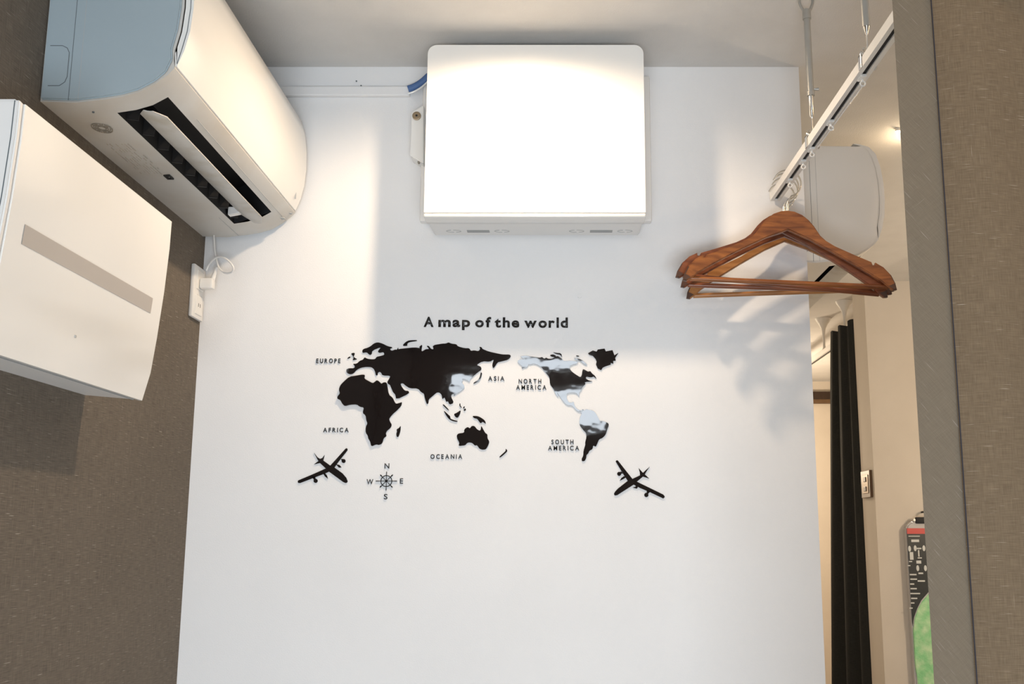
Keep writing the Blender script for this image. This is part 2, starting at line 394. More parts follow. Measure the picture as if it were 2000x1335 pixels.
        for row in range(9):
            y = y0+.175
            while y < y0+.325:
                Lw = rnd.uniform(.003, .014)
                if rnd.random() < .55:
                    d = .028+row*.0052
                    bx(X0+d, X0+d+.0013, y, y+Lw, Z0+.0036, Z0+.0046, bm=b)
                y += Lw+.003
        link('rating_print', b, mat('faint_print', (.48, .44, .38), .7), t)
        b = bmesh.new(); cy = y0+.335; d0 = .066
        for a in ((d0, d0+.012, cy, cy+.004), (d0, d0+.012, cy+.018, cy+.022), (d0, d0+.003, cy+.004, cy+.018), (d0+.009, d0+.012, cy+.004, cy+.018), (d0+.004, d0+.006, cy+.006, cy+.012)):
            bx(X0+a[0], X0+a[1], a[2], a[3], Z0+.0032, Z0+.0062, bm=b)
        link('symbol_print', b, M['black'], t)
        dot2 = P(.217, .088, y1-.045); link('indicator', bx(dot2.x-.001, dot2.x+.0016, dot2.y-.001, dot2.y+.001, dot2.z-.008, dot2.z+.008), M['softseam'], t)
        strip([(.2080, .070), (.2135, .092), (.2205, .125), (.2235, .165), (.2225, .205), (.2175, .245), (.2075, .280)], .0012, M['seam'], 'seam', y0+.0026)
    return t
aircon('air_conditioner', 'large white air conditioner on the dark linen wall with its black outlet and louver open', XL, .660, 1.535, 2.283)
far_ac = aircon('air_conditioner', 'greyish air conditioner seen end-on in the hall behind the wooden hangers', XR, .640, 2.432, 3.19, False)

# bracket ears behind the first air conditioner, seen in the gap over the lower unit
# ------------------------------------------------------------------ lower left white unit with taupe band
ya, yb = 1.252, 1.774
prof = [(-.7196, .227), (-.7085, .275), (-.7020, .335), (-.6950, .4185), (-.6910, .496), (-.6905, .5445)]
t = thing('wall_heater', 'white box unit with a long taupe band, lower left on the dark linen wall', 'wall unit', (XL, (ya+yb)/2, .23))
body = [(XL, .236), (-.735, .229), (-.7245, .236)] + [(x-.006, z) for x, z in prof[1:]] + [(-.70, .548), (XL, .548)]
b = bmesh.new(); A = [b.verts.new((x, ya+.004, z)) for x, z in body]; B = [b.verts.new((x, yb-.004, z)) for x, z in body]; n = len(body)
for i in range(n): b.faces.new((A[i], A[(i+1)%n], B[(i+1)%n], B[i]))
b.faces.new(A); b.faces.new(B[::-1]); bmesh.ops.triangulate(b, faces=[f for f in b.faces if len(f.verts) > 4]); bmesh.ops.recalc_face_normals(b, faces=b.faces)
link('body', b, M['plastic'], t)
b = bmesh.new(); loop = prof + [(x-.0055, z) for x, z in prof[::-1]]; n = len(loop)
A = [b.verts.new((x, ya+.012, z)) for x, z in loop]; B = [b.verts.new((x, yb, z)) for x, z in loop]
for i in range(n): b.faces.new((A[i], A[(i+1)%n], B[(i+1)%n], B[i]))
b.faces.new(A); b.faces.new(B[::-1]); bmesh.ops.triangulate(b, faces=[f for f in b.faces if len(f.verts) > 4]); bmesh.ops.recalc_face_normals(b, faces=b.faces)
link('front_panel', b, M['gloss'], t, smooth=True, angle=30)
side = [(XL, .236), (-.735, .229)] + [(x-.001, z+.001) for x, z in prof] + [(XL, .5475)]
link('side_panel', prism([(x, ya, z) for x, z in side], Vector((0, .0095, 0)), .002), M['plastic'], t)
bm = bmesh.new()
for (x0, z0), (x1, z1) in zip(prof, prof[1:]):
    prism([(x0-.008, ya-.0006, z0), (x0-.0068, ya-.0006, z0), (x1-.0068, ya-.0006, z1), (x1-.008, ya-.0006, z1)], Vector((0, .0008, 0)), 0, bm=bm)
link('seam', bm, M['seam'], t)
def fx(z):
    for (x0, z0), (x1, z1) in zip(prof, prof[1:]):
        if z0 <= z <= z1: return x0+(x1-x0)*(z-z0)/(z1-z0)
b = bmesh.new(); zz = [.370, .383, .396]; g = [[b.verts.new((fx(z)+o, y, z)) for y in (1.302, 1.730)] for o in (-.0005, .0008) for z in zz]
for i in (0, 1): b.faces.new((g[i][0], g[i][1], g[i+1][1], g[i+1][0]))
for i in (3, 4): b.faces.new((g[i][0], g[i][1], g[i+1][1], g[i+1][0]))
b.faces.new((g[0][0], g[0][1], g[3][1], g[3][0])); b.faces.new((g[2][0], g[2][1], g[5][1], g[5][0]))
bmesh.ops.recalc_face_normals(b, faces=b.faces)
link('display_band', b, M['taupe'], t, label='long taupe band across the front')
for yy, zz_ in ((1.488, .284),):
    link('indicator', bx(fx(zz_)-.001, fx(zz_)+.0012, yy-.0025, yy+.0025, zz_-.002, zz_+.002, .0006), M['softseam'], t)
link('lower_groove', bx(-.7320, -.7300, ya+.01, yb-.01, .2268, .2300), M['softseam'], t)

# ------------------------------------------------------------------ white box over the map
bx0, bx1, by0, bz0, bz1 = -.2959, .1754, 2.130, .664, 1.0556
t = thing('wall_cabinet_box', 'large plain white box unit high on the white wall, brightly lit from the ceiling', 'wall unit', ((bx0+bx1)/2, D, bz0))
link('back_plate', bx(-.326, .201, D-.022, D, .700, 1.052, .004), M['plastic'], t, smooth=True, angle=40)
bs = [(by0+.016, bz0+.0006), (D-.004, .672), (D-.004, 1.050), (by0+.016, 1.050)]
link('body', prism([(bx0+.003, y, z) for y, z in bs], Vector((bx1-bx0-.006, 0, 0)), .003), M['plastic'], t, smooth=True, angle=40)
# front cover with rounded upright edges and rounded top corners
def rrect(x0, x1, z0, z1, rt, rb, n=6):
    pts = []
    for cx, cz, r, a0 in ((x1-rt, z1-rt, rt, 0), (x0+rt, z1-rt, rt, 90), (x0+rb, z0+rb, rb, 180), (x1-rb, z0+rb, rb, 270)):
        for k in range(n+1):
            a = math.radians(a0+90*k/n); pts.append((cx+r*math.cos(a), cz+r*math.sin(a)))
    return pts
zs = .6735
link('front_cover', prism([(x, by0, z) for x, z in rrect(bx0, bx1, zs, bz1, .020, .002)], Vector((0, .05, 0)), .0045, seg=3), M['gloss'], t, smooth=True, angle=50)
link('bottom_rail', bx(bx0, bx1, by0-.0005, by0+.05, bz0-.0005, zs-.0008, .0025), M['gloss'], t, smooth=True, angle=50)
for c in (-.215, .060):
    link('grip_slot', bx(c, c+.050, D-.056, D-.036, bz0+.0052, bz0+.0085), mat('shadow_grey_plastic', (.36, .37, .37), .6), t)  # flat grey slab carries the slot's shade in its colour
    for cc in (c-.030, c+.078):
        bm = bmesh.new()
        for k in range(20):
            if k % 5 == 4: continue
            a0, a1 = 2*math.pi*k/20, 2*math.pi*(k+1)/20
            q = [(cc+rx*math.cos(a), D-.046+ry*math.sin(a), bz0+.0052+(ry*math.sin(a))*.05) for rx, ry, a in ((.017, .011, a0), (.017, .011, a1), (.0158, .0098, a1), (.0158, .0098, a0))]
            prism(q, Vector((0, 0, .001)), 0, bm=bm)
        link('pipe_knockout', bm, M['softseam'], t)
# side latch with brass screw
t2 = thing('side_latch', 'small white chamfered latch with a round brass screw, left of the big white box', 'latch', (-.33, D, .80))
Yl = 2.252
pts = [onY(px, py, Yl) for px, py in ((827, 205), (804, 219), (801, 303), (827, 319))]
link('latch_body', prism(pts, Vector((0, D-Yl, 0)), .0015), M['gloss'], t2)
p = onY(814, 227, Yl)
link('screw', tube([(p.x, Yl+.001, p.z), (p.x, Yl-.004, p.z), (p.x, Yl-.0045, p.z)], [.0098, .0098, .008], 24), M['brass'], t2, label='round brass screw')
link('screw_slot', tube([(p.x, Yl-.004, p.z), (p.x, Yl-.0052, p.z)], .0026, 12), M['black'], t2)
p = onY(818, 317, Yl+.012); link('screw', bx(p.x-.002, p.x+.002, Yl+.004, Yl+.016, p.z-.003, p.z-.0), M['print'], t2)
# blue insulated pipe coming out of the cable cover
t3 = thing('pipe_sleeve', 'short bent blue insulated pipe with a white edge between the cable cover and white box', 'pipe', (onY(797, 175, 2.28).x, D, .97))
pa = [onY(px, py, 2.275) for px, py in ((797, 174), (806, 171), (816, 166), (826, 159), (838, 148))]
link('insulation', tube(spline(pa, 4), .0082, 16), M['blue'], t3, smooth=True)
pw = [onY(px, py, 2.272) for px, py in ((797, 182.5), (806, 180), (816, 175), (826, 168), (838, 157))]
link('edge_band', tube(spline(pw, 4), .0022, 10), M['white_metal'], t3, smooth=True)

# ------------------------------------------------------------------ wall socket, plug and cord
t = thing('wall_socket', 'white two-gang socket plate on the dark linen wall beside the corner', 'socket', (XL, 2.26, .47))
link('plate', bx(XL, XL+.009, 2.223, 2.294, .470, .588, .003), M['plastic'], t, smooth=True, angle=40)
for zc in (.557, .501):
    link('insert', bx(XL+.008, XL+.0105, 2.238, 2.280, zc-.022, zc+.022, .002), M['gloss'], t)
for yy in (2.255, 2.265): link('slot', bx(XL+.0100, XL+.0109, yy-.001, yy+.001, .497, .505), M['black'], t)
t = thing('power_plug', 'white plug in the upper socket with a looped cord up to the air conditioner', 'plug', (XL+.0105, 2.26, .54))
link('plug_body', bx(XL+.0105, XL+.040, 2.249, 2.273, .538, .562, .004), M['gloss'], t, smooth=True, angle=40)
link('plug_neck', tube([(XL+.034, 2.262, .556), (XL+.040, 2.262, .575), (XL+.043, 2.262, .588)], [.006, .0045, .0035], 12), M['gloss'], t, smooth=True)
cp = [(403, 528, 2.262), (410, 514, 2.258), (424, 502, 2.250), (441, 505, 2.245), (455, 520, 2.245), (453, 531, 2.250), (440, 533, 2.258), (428, 523, 2.264), (422, 505, 2.268), (419, 486, 2.27), (417, 466, 2.27)]
pts = [onY(a_, b_, c_) for a_, b_, c_ in cp]; pts[-1].z = .668
link('cord', tube(spline(pts, 6), .0021, 8), M['plastic'], t, smooth=True)

# ------------------------------------------------------------------ black acrylic wall map
TK = .0025
YF = D - TK
def cropf(x0, y0, s): return lambda p: onY(x0+p[0]/s, y0+p[1]/s, YF)
A_ = cropf(600, 640, 9.535); B_ = cropf(600, 720, 8.345); C_ = cropf(780, 640, 8.343); D_ = cropf(820, 760, 8.9)
E_ = cropf(990, 660, 8.333); F_ = cropf(1040, 780, 9.535); G_ = cropf(570, 860, 8.0); H_ = cropf(1180, 880, 12.14); P_ = cropf(0, 0, 1)
def plate(bm, pts, tk=TK):
    b = bmesh.new(); vs = [b.verts.new(p) for p in pts]; f = b.faces.new(vs)
    r = bmesh.ops.extrude_face_region(b, geom=[f]); bmesh.ops.translate(b, vec=(0, tk, 0), verts=[v for v in r['geom'] if isinstance(v, bmesh.types.BMVert)])
    bmesh.ops.triangulate(b, faces=[f for f in b.faces if len(f.verts) > 4]); bmesh.ops.recalc_face_normals(b, faces=b.faces)
    return merge(bm, b)
def smooth_poly(pts, it=1):
    for _ in range(it):
        out = []
        for i in range(len(pts)):
            a, b = pts[i], pts[(i+1) % len(pts)]
            out += [(a[0]*.78+b[0]*.22, a[1]*.78+b[1]*.22), (a[0]*.22+b[0]*.78, a[1]*.22+b[1]*.78)]
        pts = out
    return pts
GRP = 'black acrylic pieces of the world map'
def sticker(name, fn, pts, label, cat='wall sticker', sm=1, grp=GRP):
    b = plate(None, [fn(p) for p in smooth_poly(pts, sm)])
    return tag(link(name, b, M['acrylic']), label, cat, grp)
EUR = [(676,721),(677,728),(684,730.7),(690,729),(696.5,721.8),(705,717.6),(715.4,716),(725,716.6),(730,720),(732.7,726),(734,732.8),(737.4,732.3),(738,727),(741.6,725.5),(744.7,728),(746.8,732.8),(762.5,733.3),(760.5,738.6),(756.3,745),(757.3,749),(761.5,751),(764.6,758.5),(767.8,766),(772,770),(773.8,780),(799,768),(798.3,763),(790.5,762.5),(784.5,754.7),(782,748.8),(787,748),(792,752.7),(800.4,758),(816,758),(823,766),(828,768),(829.7,778),(834,789.8),(837,786),(837,779.6),(846,772),(853,766),(858,766),(862.7,770.6),(864,779.6),(868,775),(871.7,785),(874.7,782.6),(878,790),(886.7,786),(881,775),(882,769.5),(886.7,769),(887,773),(890,769),(900,763.5),(907,757.5),(907,752.7),(901,745.5),(904.7,743),(902,739.5),(907,739.5),(912,742),(915,744),(918,745.5),(917.8,740.7),(924,734.7),(932,727.5),(940.6,721.5),(939.4,715.5),(930,712.5),(942,705),(957,706),(965,701),(961,712),(963.4,720),(972,707),(976.6,706),(993,702),(998,695.7),(996,692),(984,692),(976.6,691),(954,686),(942,681),(941,678),(936,676.6),(938,681),(934.6,685.5),(926,683.7),(919.6,685),(916.6,679.6),(907,679.6),(894,676),(891.5,671.8),(882,671),(876,668),(871,670.6),(864,670.6),(844.7,674),(847,682),(842,681),(837.5,675),(832.7,675),(838.7,681.4),(831.5,681.4),(824.4,686),(823,683.7),(825,672),(818.4,677),(820.8,679.6),(810,678),(789.6,680),(780,681),(778,682),(777.8,677.8),(775,683),(772,682),(764.7,685),(761,681),(767.8,678),(757,675.7),(746.8,670.4),(737.4,668),(730,670.4),(723.8,675.7),(717.5,679),(710,681),(707.5,684),(708,688.8),(712,688),(716.4,687.7),(721.7,693),(725.9,691.4),(727,684),(744.7,677),(737.4,686),(740.5,688.8),(749,687),(751,692.4),(744.7,694.5),(735,696.6),(733,700.8),(725.9,701.4),(717.5,700.3),(712,697),(709,702),(702.8,704),(696.5,710),(689,710),(693,714.5),(692,718.7),(681.8,718.7)]
sticker('map_piece', P_, EUR, 'large black piece shaped like Europe and Asia, widest of the wall map')
AFR = [(690,130),(820,110),(900,95),(945,100),(930,155),(985,190),(1070,235),(1100,215),(1135,185),(1175,205),(1210,245),(1245,220),(1290,220),(1305,260),(1330,420),(1395,470),(1425,540),(1450,570),(1520,550),(1545,540),(1535,600),(1460,680),(1400,730),(1350,790),(1335,820),(1350,860),(1380,910),(1360,960),(1300,1010),(1280,1050),(1295,1095),(1245,1130),(1230,1200),(1200,1230),(1165,1240),(1125,1230),(1045,1265),(1030,1190),(995,1130),(990,1090),(955,1040),(955,950),(985,890),(965,840),(955,760),(905,720),(930,630),(860,620),(810,580),(700,585),(615,610),(575,570),(545,510),(495,490),(500,450),(540,405),(520,340),(545,270),(600,210)]
af = sticker('map_piece', B_, AFR, 'black piece shaped like Africa, right above the word AFRICA')
xm = max(v.co.x for v in af.data.vertices); ym = min(v.co.y for v in af.data.vertices)
for v in af.data.vertices:
    if v.co.y < ym+TK*.5: v.co.y -= (xm-v.co.x)*math.tan(math.radians(1.6))   # this piece sits slightly proud at its left edge
sticker('map_piece', B_, [(1525,920),(1520,1010),(1490,1105),(1460,1110),(1450,1060),(1465,1020),(1455,985),(1500,960)], 'small black leaf-shaped island piece right of the Africa piece')
sticker('map_piece', A_, [(815,480),(850,465),(885,465),(880,500),(860,530),(890,560),(935,580),(840,605),(868,560),(848,520)], 'small black two-lobed island piece right of the word EUROPE')
sticker('map_piece', A_, [(743,578),(760,550),(800,528),(807,552)], 'tiny black sliver island piece directly beside the word EUROPE')
sticker('map_piece', C_, [(50,292),(80,250),(120,218),(160,203),(285,198),(288,212),(160,230),(125,258),(132,292)], 'thin black hooked island piece above the top edge of the Asia piece')
sticker('map_piece', C_, [(1325,720),(1350,735),(1335,800),(1305,862),(1210,912),(1208,893),(1285,845),(1310,800)], 'thin curved black island piece left of the word ASIA')
sticker('map_piece', D_, [(392,268),(415,258),(512,362),(490,362)], 'narrow black slanted island piece just under the Asia peninsula')
sticker('map_piece', D_, [(408,358),(480,425),(528,468),(532,512),(600,535),(662,548),(640,564),(560,548),(508,518),(462,462)], 'long black bent island piece with a thin tail under the Asia piece')
sticker('map_piece', D_, [(712,358),(702,420),(662,494),(620,484),(588,428),(640,408)], 'black triangular island piece between Asia and Australia pieces')
sticker('map_piece', D_, [(702,236),(684,262),(692,292),(725,325),(728,310),(704,280)], 'tiny black hooked island piece right of the Asia peninsula')
sticker('map_piece', D_, [(782,286),(774,330),(742,325)], 'tiny black triangular speck, upper of two beside the hooked island')
sticker('map_piece', D_, [(790,328),(804,355),(772,380),(762,352)], 'tiny black speck, lower of two beside the hooked island')
sticker('map_piece', D_, [(912,460),(1000,463),(1060,488),(1130,538),(1152,604),(1090,560),(1062,590),(1038,572),(1000,512),(940,499)], 'black arched bird-shaped island piece just above the Australia piece')
sticker('map_piece', D_, [(640,800),(670,765),(770,755),(770,695),(830,650),(870,680),(900,635),(950,635),(990,690),(1040,720),(1060,700),(1065,625),(1110,710),(1140,760),(1175,780),(1175,850),(1210,905),(1190,970),(1150,1040),(1090,1050),(1040,1035),(990,965),(960,980),(910,930),(850,920),(810,940),(795,970),(670,985),(690,930),(650,860)], 'dark piece shaped like Australia above the word OCEANIA')
sticker('map_piece', D_, [(1493,1026),(1524,1065),(1500,1098),(1400,1184),(1376,1176),(1450,1108),(1492,1070)], 'thin hooked black island piece at lower right of the Australia piece')
NAM = [(210,300),(280,285),(320,285),(430,305),(540,320),(570,305),(610,335),(640,315),(670,335),(740,335),(790,300),(830,290),(890,330),(930,375),(1040,362),(1160,385),(1140,415),(1060,430),(1012,470),(1050,540),(1120,590),(1200,640),(1222,590),(1225,545),(1240,500),(1280,520),(1320,545),(1360,535),(1390,580),(1430,605),(1465,670),(1410,620),(1380,640),(1290,625),(1285,660),(1340,690),(1400,700),(1260,715),(1285,740),(1225,800),(1212,840),(1170,895),(1182,955),(1150,912),(1110,882),(980,888),(970,960),(1000,1040),(1050,1050),(1090,1030),(1095,1080),(1130,1145),(1200,1180),(1245,1150),(1240,1205),(1140,1186),(1090,1125),(1060,1095),(970,1085),(900,1005),(850,930),(812,868),(845,968),(790,905),(760,830),(700,750),(695,640),(640,570),(600,520),(560,470),(500,430),(430,410),(380,430),(350,420),(330,472),(298,470),(240,500),(250,450),(205,420),(170,380),(200,345),(282,345),(268,325)]
sticker('map_piece', E_, NAM, 'large mirror-dark piece shaped like North America with pale window reflections')
sticker('map_piece', E_, [(698,275),(750,262),(806,290),(770,308),(720,298)], 'small black oval island piece on the top edge of the North America piece')
sticker('map_piece', E_, [(745,224),(800,240),(885,245),(900,320),(872,270),(800,258)], 'thin black wavy island piece topmost above the North America piece')
sticker('map_piece', E_, [(1092,305),(1110,330),(1160,330),(1220,352),(1308,428),(1295,444),(1240,412),(1190,368),(1110,350)], 'long black slanted island piece between the North America and Greenland pieces')
sticker('map_piece', E_, [(1118,288),(1150,280),(1184,294),(1150,300)], 'tiny black dash of an island piece just above the long slanted island')
sticker('map_piece', E_, [(1320,245),(1400,200),(1460,220),(1480,185),(1590,170),(1610,215),(1720,195),(1750,280),(1815,240),(1762,322),(1772,365),(1730,370),(1732,415),(1690,400),(1690,430),(1600,460),(1560,480),(1535,520),(1480,495),(1450,430),(1460,380),(1445,340),(1400,290),(1340,270)], 'jagged black piece shaped like Greenland, upper right of the wall map', sm=0)
sticker('map_piece', F_, [(860,205),(920,215),(945,175),(965,205),(1000,175),(1060,190),(1120,200),(1180,250),(1235,355),(1245,378),(1260,400),(1310,395),(1400,430),(1425,470),(1390,560),(1365,650),(1310,710),(1240,740),(1215,800),(1180,880),(1130,850),(1120,920),(1060,950),(1040,1000),(1005,1030),(1000,1090),(970,1145),(920,1145),(915,1100),(945,1050),(950,950),(985,840),(980,800),(1005,700),(1000,620),(940,560),(880,480),(870,400),(885,320),(920,260),(905,235)], 'dark piece shaped like South America right of the words SOUTH AMERICA')
def disc(fn, c, r, n=18): return [fn((c[0]+r*math.cos(2*math.pi*k/n), c[1]+r*math.sin(2*math.pi*k/n))) for k in range(n)]
# aeroplanes
t = thing('aeroplane_sticker', 'black aeroplane sticker pointing down right, left of the compass', 'wall sticker', G_((560, 660)), 'black aeroplane stickers')
link('fuselage', plate(None, [G_(p) for p in [(345,188),(400,260),(440,285),(475,272),(512,222),(490,310),(600,390),(835,130),(850,118),(868,125),(870,150),(720,340),(665,420),(790,510),(850,580),(872,635),(862,656),(838,662),(800,645),(580,485),(500,520),(130,662),(100,662),(90,640),(98,622),(340,520),(530,435),(440,350),(345,370),(415,320),(395,285)]]), M['acrylic'], t)
link('engine', plate(plate(plate(None, disc(G_, (808, 318), 31)), [G_(p) for p in ((765,292),(790,285),(800,310),(785,315))]), [G_(p) for p in ((690,370),(745,380),(776,418),(735,422),(715,400))]), M['acrylic'], t)
link('engine', plate(plate(plate(None, disc(G_, (371, 628), 32)), [G_(p) for p in ((305,560),(360,560),(372,600),(345,610))]), [G_(p) for p in ((485,505),(515,505),(548,545),(563,595),(515,558))]), M['acrylic'], t)
t = thing('aeroplane_sticker', 'black aeroplane sticker pointing down left, below the South America piece', 'wall sticker', H_((800, 1120)), 'black aeroplane stickers')
link('fuselage', plate(None, [H_(p) for p in [(272,250),(290,225),(322,225),(670,665),(850,580),(845,510),(818,408),(920,520),(1080,375),(995,500),(965,560),(1068,655),(920,610),(775,730),(1400,1035),(1432,1070),(1436,1100),(1400,1128),(1100,985),(850,880),(700,800),(310,1050),(250,1058),(232,1020),(260,965),(330,890),(560,710),(440,530)]]), M['acrylic'], t)
link('engine', plate(plate(plate(None, disc(H_, (356, 545), 48)), [H_(p) for p in ((395,480),(440,530),(425,545),(380,520))]), [H_(p) for p in ((470,600),(520,620),(480,655),(430,680),(370,708),(410,640))]), M['acrylic'], t)
link('engine', plate(plate(plate(None, disc(H_, (1000, 1045), 50)), [H_(p) for p in ((1010,930),(1090,970),(1040,1020),(1010,1010))]), [H_(p) for p in ((676,868),(745,850),(750,810),(800,850),(795,870),(775,896))]), M['acrylic'], t)
# compass
cc = onY(754.5, 939, YF); u_ = (onY(764.5, 939, YF)-cc).x/10
t = thing('compass_sticker', 'thin black compass rose with letters N E S W, right of the left aeroplane', 'wall sticker', (cc.x, D, cc.z-30*u_))
def ringp(c, r0, r1, n=40):
    b = bmesh.new()
    for k in range(n):
        a0, a1 = 2*math.pi*k/n, 2*math.pi*(k+1)/n
        f = b.faces.new([b.verts.new((c.x+r*math.cos(a), YF, c.z+r*math.sin(a))) for r, a in ((r0, a0), (r1, a0), (r1, a1), (r0, a1))])
    bmesh.ops.remove_doubles(b, verts=b.verts, dist=1e-6)
    r = bmesh.ops.extrude_face_region(b, geom=list(b.faces)); bmesh.ops.translate(b, vec=(0, TK, 0), verts=[v for v in r['geom'] if isinstance(v, bmesh.types.BMVert)])
    bmesh.ops.recalc_face_normals(b, faces=b.faces); return b
link('ring', ringp(cc, 10.0*u_, 11.4*u_), M['blacktext'], t)
link('hub', tube([(cc.x, YF-.0008, cc.z), (cc.x, D, cc.z)], 2.4*u_, 16), M['blacktext'], t)
for k in range(8):
    a = math.pi*k/4; L1 = 21 if k in (0, 4) else 18.5 if k % 2 == 0 else 17.5
    dr = Vector((math.cos(a), 0, math.sin(a))); nn = Vector((-dr.z, 0, dr.x)); c0 = Vector((cc.x, YF-.0004, cc.z))
    w0, w1 = .45*u_, (.75 if k % 2 == 0 else 1.25)*u_
    q = [c0+nn*w0, c0+dr*12*u_+nn*w0*1.2, c0+dr*(L1-2)*u_+nn*w1, c0+dr*L1*u_+nn*w0, c0+dr*L1*u_-nn*w0, c0+dr*(L1-2)*u_-nn*w1, c0+dr*12*u_-nn*w0*1.2, c0-nn*w0]
    link('spoke', plate(None, q[::-1]), M['blacktext'], t)
# lettering
def glyph(ch, bold=0.0):
    cu = bpy.data.curves.new('g', 'FONT'); cu.body = ch; cu.size = 1; cu.extrude = 0; cu.resolution_u = 4; cu.offset = bold
    o = bpy.data.objects.new('g', cu); C.objects.link(o); dg = bpy.context.evaluated_depsgraph_get(); dg.update()
    me = bpy.data.meshes.new_from_object(o.evaluated_get(dg)); b = bmesh.new(); b.from_mesh(me)
    bpy.data.objects.remove(o); bpy.data.curves.remove(cu); bpy.data.meshes.remove(me)
    bmesh.ops.remove_doubles(b, verts=b.verts, dist=1e-5)
    return b
def letters(root, word, x0, x1, ybase, cap, bold, mt, capref='H', gpx=3.2):
    g = [glyph(c, bold) for c in word]; ref = glyph(capref, bold); ch = max(v.co.y for v in ref.verts)-min(v.co.y for v in ref.verts); rb = min(v.co.y for v in ref.verts); ref.free()
    p0 = onY(x0, ybase, YF); p1 = onY(x1, ybase, YF); top = onY(x0, ybase-cap, YF)
    s = (top.z-p0.z)/ch; ws = []
    for b in g:
        xs = [v.co.x for v in b.verts]; ws.append((min(xs), max(xs)-min(xs)))
    tot = sum(w for _, w in ws)*s; W = p1.x-p0.x
    gap = gpx*W/(x1-x0); k = (W-gap*(len(g)-1))/tot
    x = p0.x
    for b, (mn, wd) in zip(g, ws):
        for v in b.verts: v.co = Vector((x+(v.co.x-mn)*s*k, YF, p0.z+(v.co.y-rb)*s))
        bmesh.ops.triangulate(b, faces=b.faces)
        r = bmesh.ops.extrude_face_region(b, geom=list(b.faces)); bmesh.ops.translate(b, vec=(0, TK, 0), verts=[v for v in r['geom'] if isinstance(v, bmesh.types.BMVert)])
        bmesh.ops.recalc_face_normals(b, faces=b.faces)
        link('letter', b, mt, root); x += wd*s*k+gap
def word(label, items, bold, group=None, gpx=3.2):
    p = onY((items[0][1]+items[0][2])/2, items[-1][3], D)
    t = thing('lettering', label, 'lettering', (p.x, D, p.z), group)
    for it in items: letters(t, it[0], it[1], it[2], it[3], it[4], bold, M['blacktext'], gpx=gpx)
word('black lettering reading A map of the world, above the map', [('A', 827.5, 846.5, 638, 19.6), ('map', 856, 918, 638, 19.6), ('of', 928, 959, 638.5, 19.6), ('the', 966, 1014, 639, 19.6), ('world', 1024, 1109, 639.5, 19.8)], .03, gpx=3.6)
G2 = 'small black capital words around the map'
word('small black capitals reading EUROPE, left of the map', [('EUROPE', 617.5, 664.5, 708.6, 8.8)], .014, G2)
word('small black capitals reading AFRICA, left of the Africa piece', [('AFRICA', 631, 680.5, 843.5, 8.6)], .014, G2)
word('small capitals reading ASIA, under the right end of the Asia piece', [('ASIA', 953.5, 985, 743, 8.6)], .014, G2)
word('small black capitals reading OCEANIA, below the Australia piece', [('OCEANIA', 840.5, 902.5, 895.5, 8.8)], .014, G2)
word('two lines of small capitals reading NORTH AMERICA, left of the North America piece', [('NORTH', 1013, 1057, 748.5, 8.8), ('AMERICA', 1008, 1067, 760.5, 8.8)], .014, G2)
word('two lines of small capitals reading SOUTH AMERICA, left of the South America piece', [('SOUTH', 1077, 1120, 867, 8.8), ('AMERICA', 1070.5, 1131, 879, 8.8)], .014, G2)
for ch, xa, xb, yb_ in (('N', 751, 760, 914.5), ('W', 716, 728.5, 945.5), ('E', 781, 787, 944), ('S', 749.5, 756.5, 974.5)):
    letters(t, ch, xa, xb, yb_, 10.2, .004, M['blacktext'])

# ------------------------------------------------------------------ hanging curtain rail
RZ = .752            # underside of the rail
rx = lambda y: .4845 + (2.285-y)*.022
t = thing('curtain_rail', 'white slotted curtain rail hung from the ceiling, running over the wooden hangers', 'curtain rail', (.49, 2.285, RZ))
y_a, y_b = 1.02, 2.284
sec = [(-.0115, 0), (-.0038, 0), (-.0038, .003), (-.0085, .003), (-.0085, .017), (.0085, .017), (.0085, .003), (.0038, .003), (.0038, 0), (.0115, 0), (.0115, .018), (.0095, .021), (-.0095, .021), (-.0115, .018)]
b = bmesh.new(); A = [b.verts.new((rx(y_a)+x, y_a, RZ+z)) for x, z in sec]; B = [b.verts.new((rx(y_b)+x, y_b, RZ+z)) for x, z in sec]; n = len(sec)
for i in range(n): b.faces.new((A[i], A[(i+1)%n], B[(i+1)%n], B[i]))
b.faces.new(A); b.faces.new(B[::-1]); bmesh.ops.triangulate(b, faces=[f for f in b.faces if len(f.verts) > 4]); bmesh.ops.recalc_face_normals(b, faces=b.faces)
link('rail_profile', b, M['white_metal'], t)
b = bmesh.new(); q = [(-.0083, .0031), (.0083, .0031), (.0083, .0042), (-.0083, .0042)]
A = [b.verts.new((rx(y_a)+x, y_a+.002, RZ+z)) for x, z in q]; B = [b.verts.new((rx(y_b)+x, y_b-.002, RZ+z)) for x, z in q]
for i in range(4): b.faces.new((A[i], A[(i+1)%4], B[(i+1)%4], B[i]))
b.faces.new(A); b.faces.new(B[::-1]); bmesh.ops.recalc_face_normals(b, faces=b.faces)
link('slot_channel', b, M['black'], t, label='black inside of the slot')
link('end_cap', bx(rx(2.285)-.0120, rx(2.285)+.0120, 2.282, 2.292, RZ-.0005, RZ+.0215, .003), M['white_metal'], t, smooth=True)
for y in (1.30, 1.635, 1.828, 1.965, 2.035, 2.150):
    x = rx(y)
    rn = link('runner', bx(x-.0055, x+.0055, y-.011, y+.011, RZ-.0035, RZ+.002, .0015), M['gloss'], t)
    bm = tube([(x, y, RZ-.003), (x+.001, y, RZ-.008)], .0022, 8)
    r_ = [(x+.0042*math.cos(a)+.001, y, RZ-.0112+.0042*math.sin(a)) for a in [2*math.pi*k/14 for k in range(15)]]
    tube(r_, .0013, 6, bm=bm, cap=False); link('eyelet', bm, M['gloss'], rn, smooth=True)
b = tube([(rx(1.94)+.006, 1.94, RZ-.005), (rx(1.66)+.007, 1.66, RZ-.006)], .0012, 6)
link('pull_cord', b, M['gloss'], t, smooth=True)
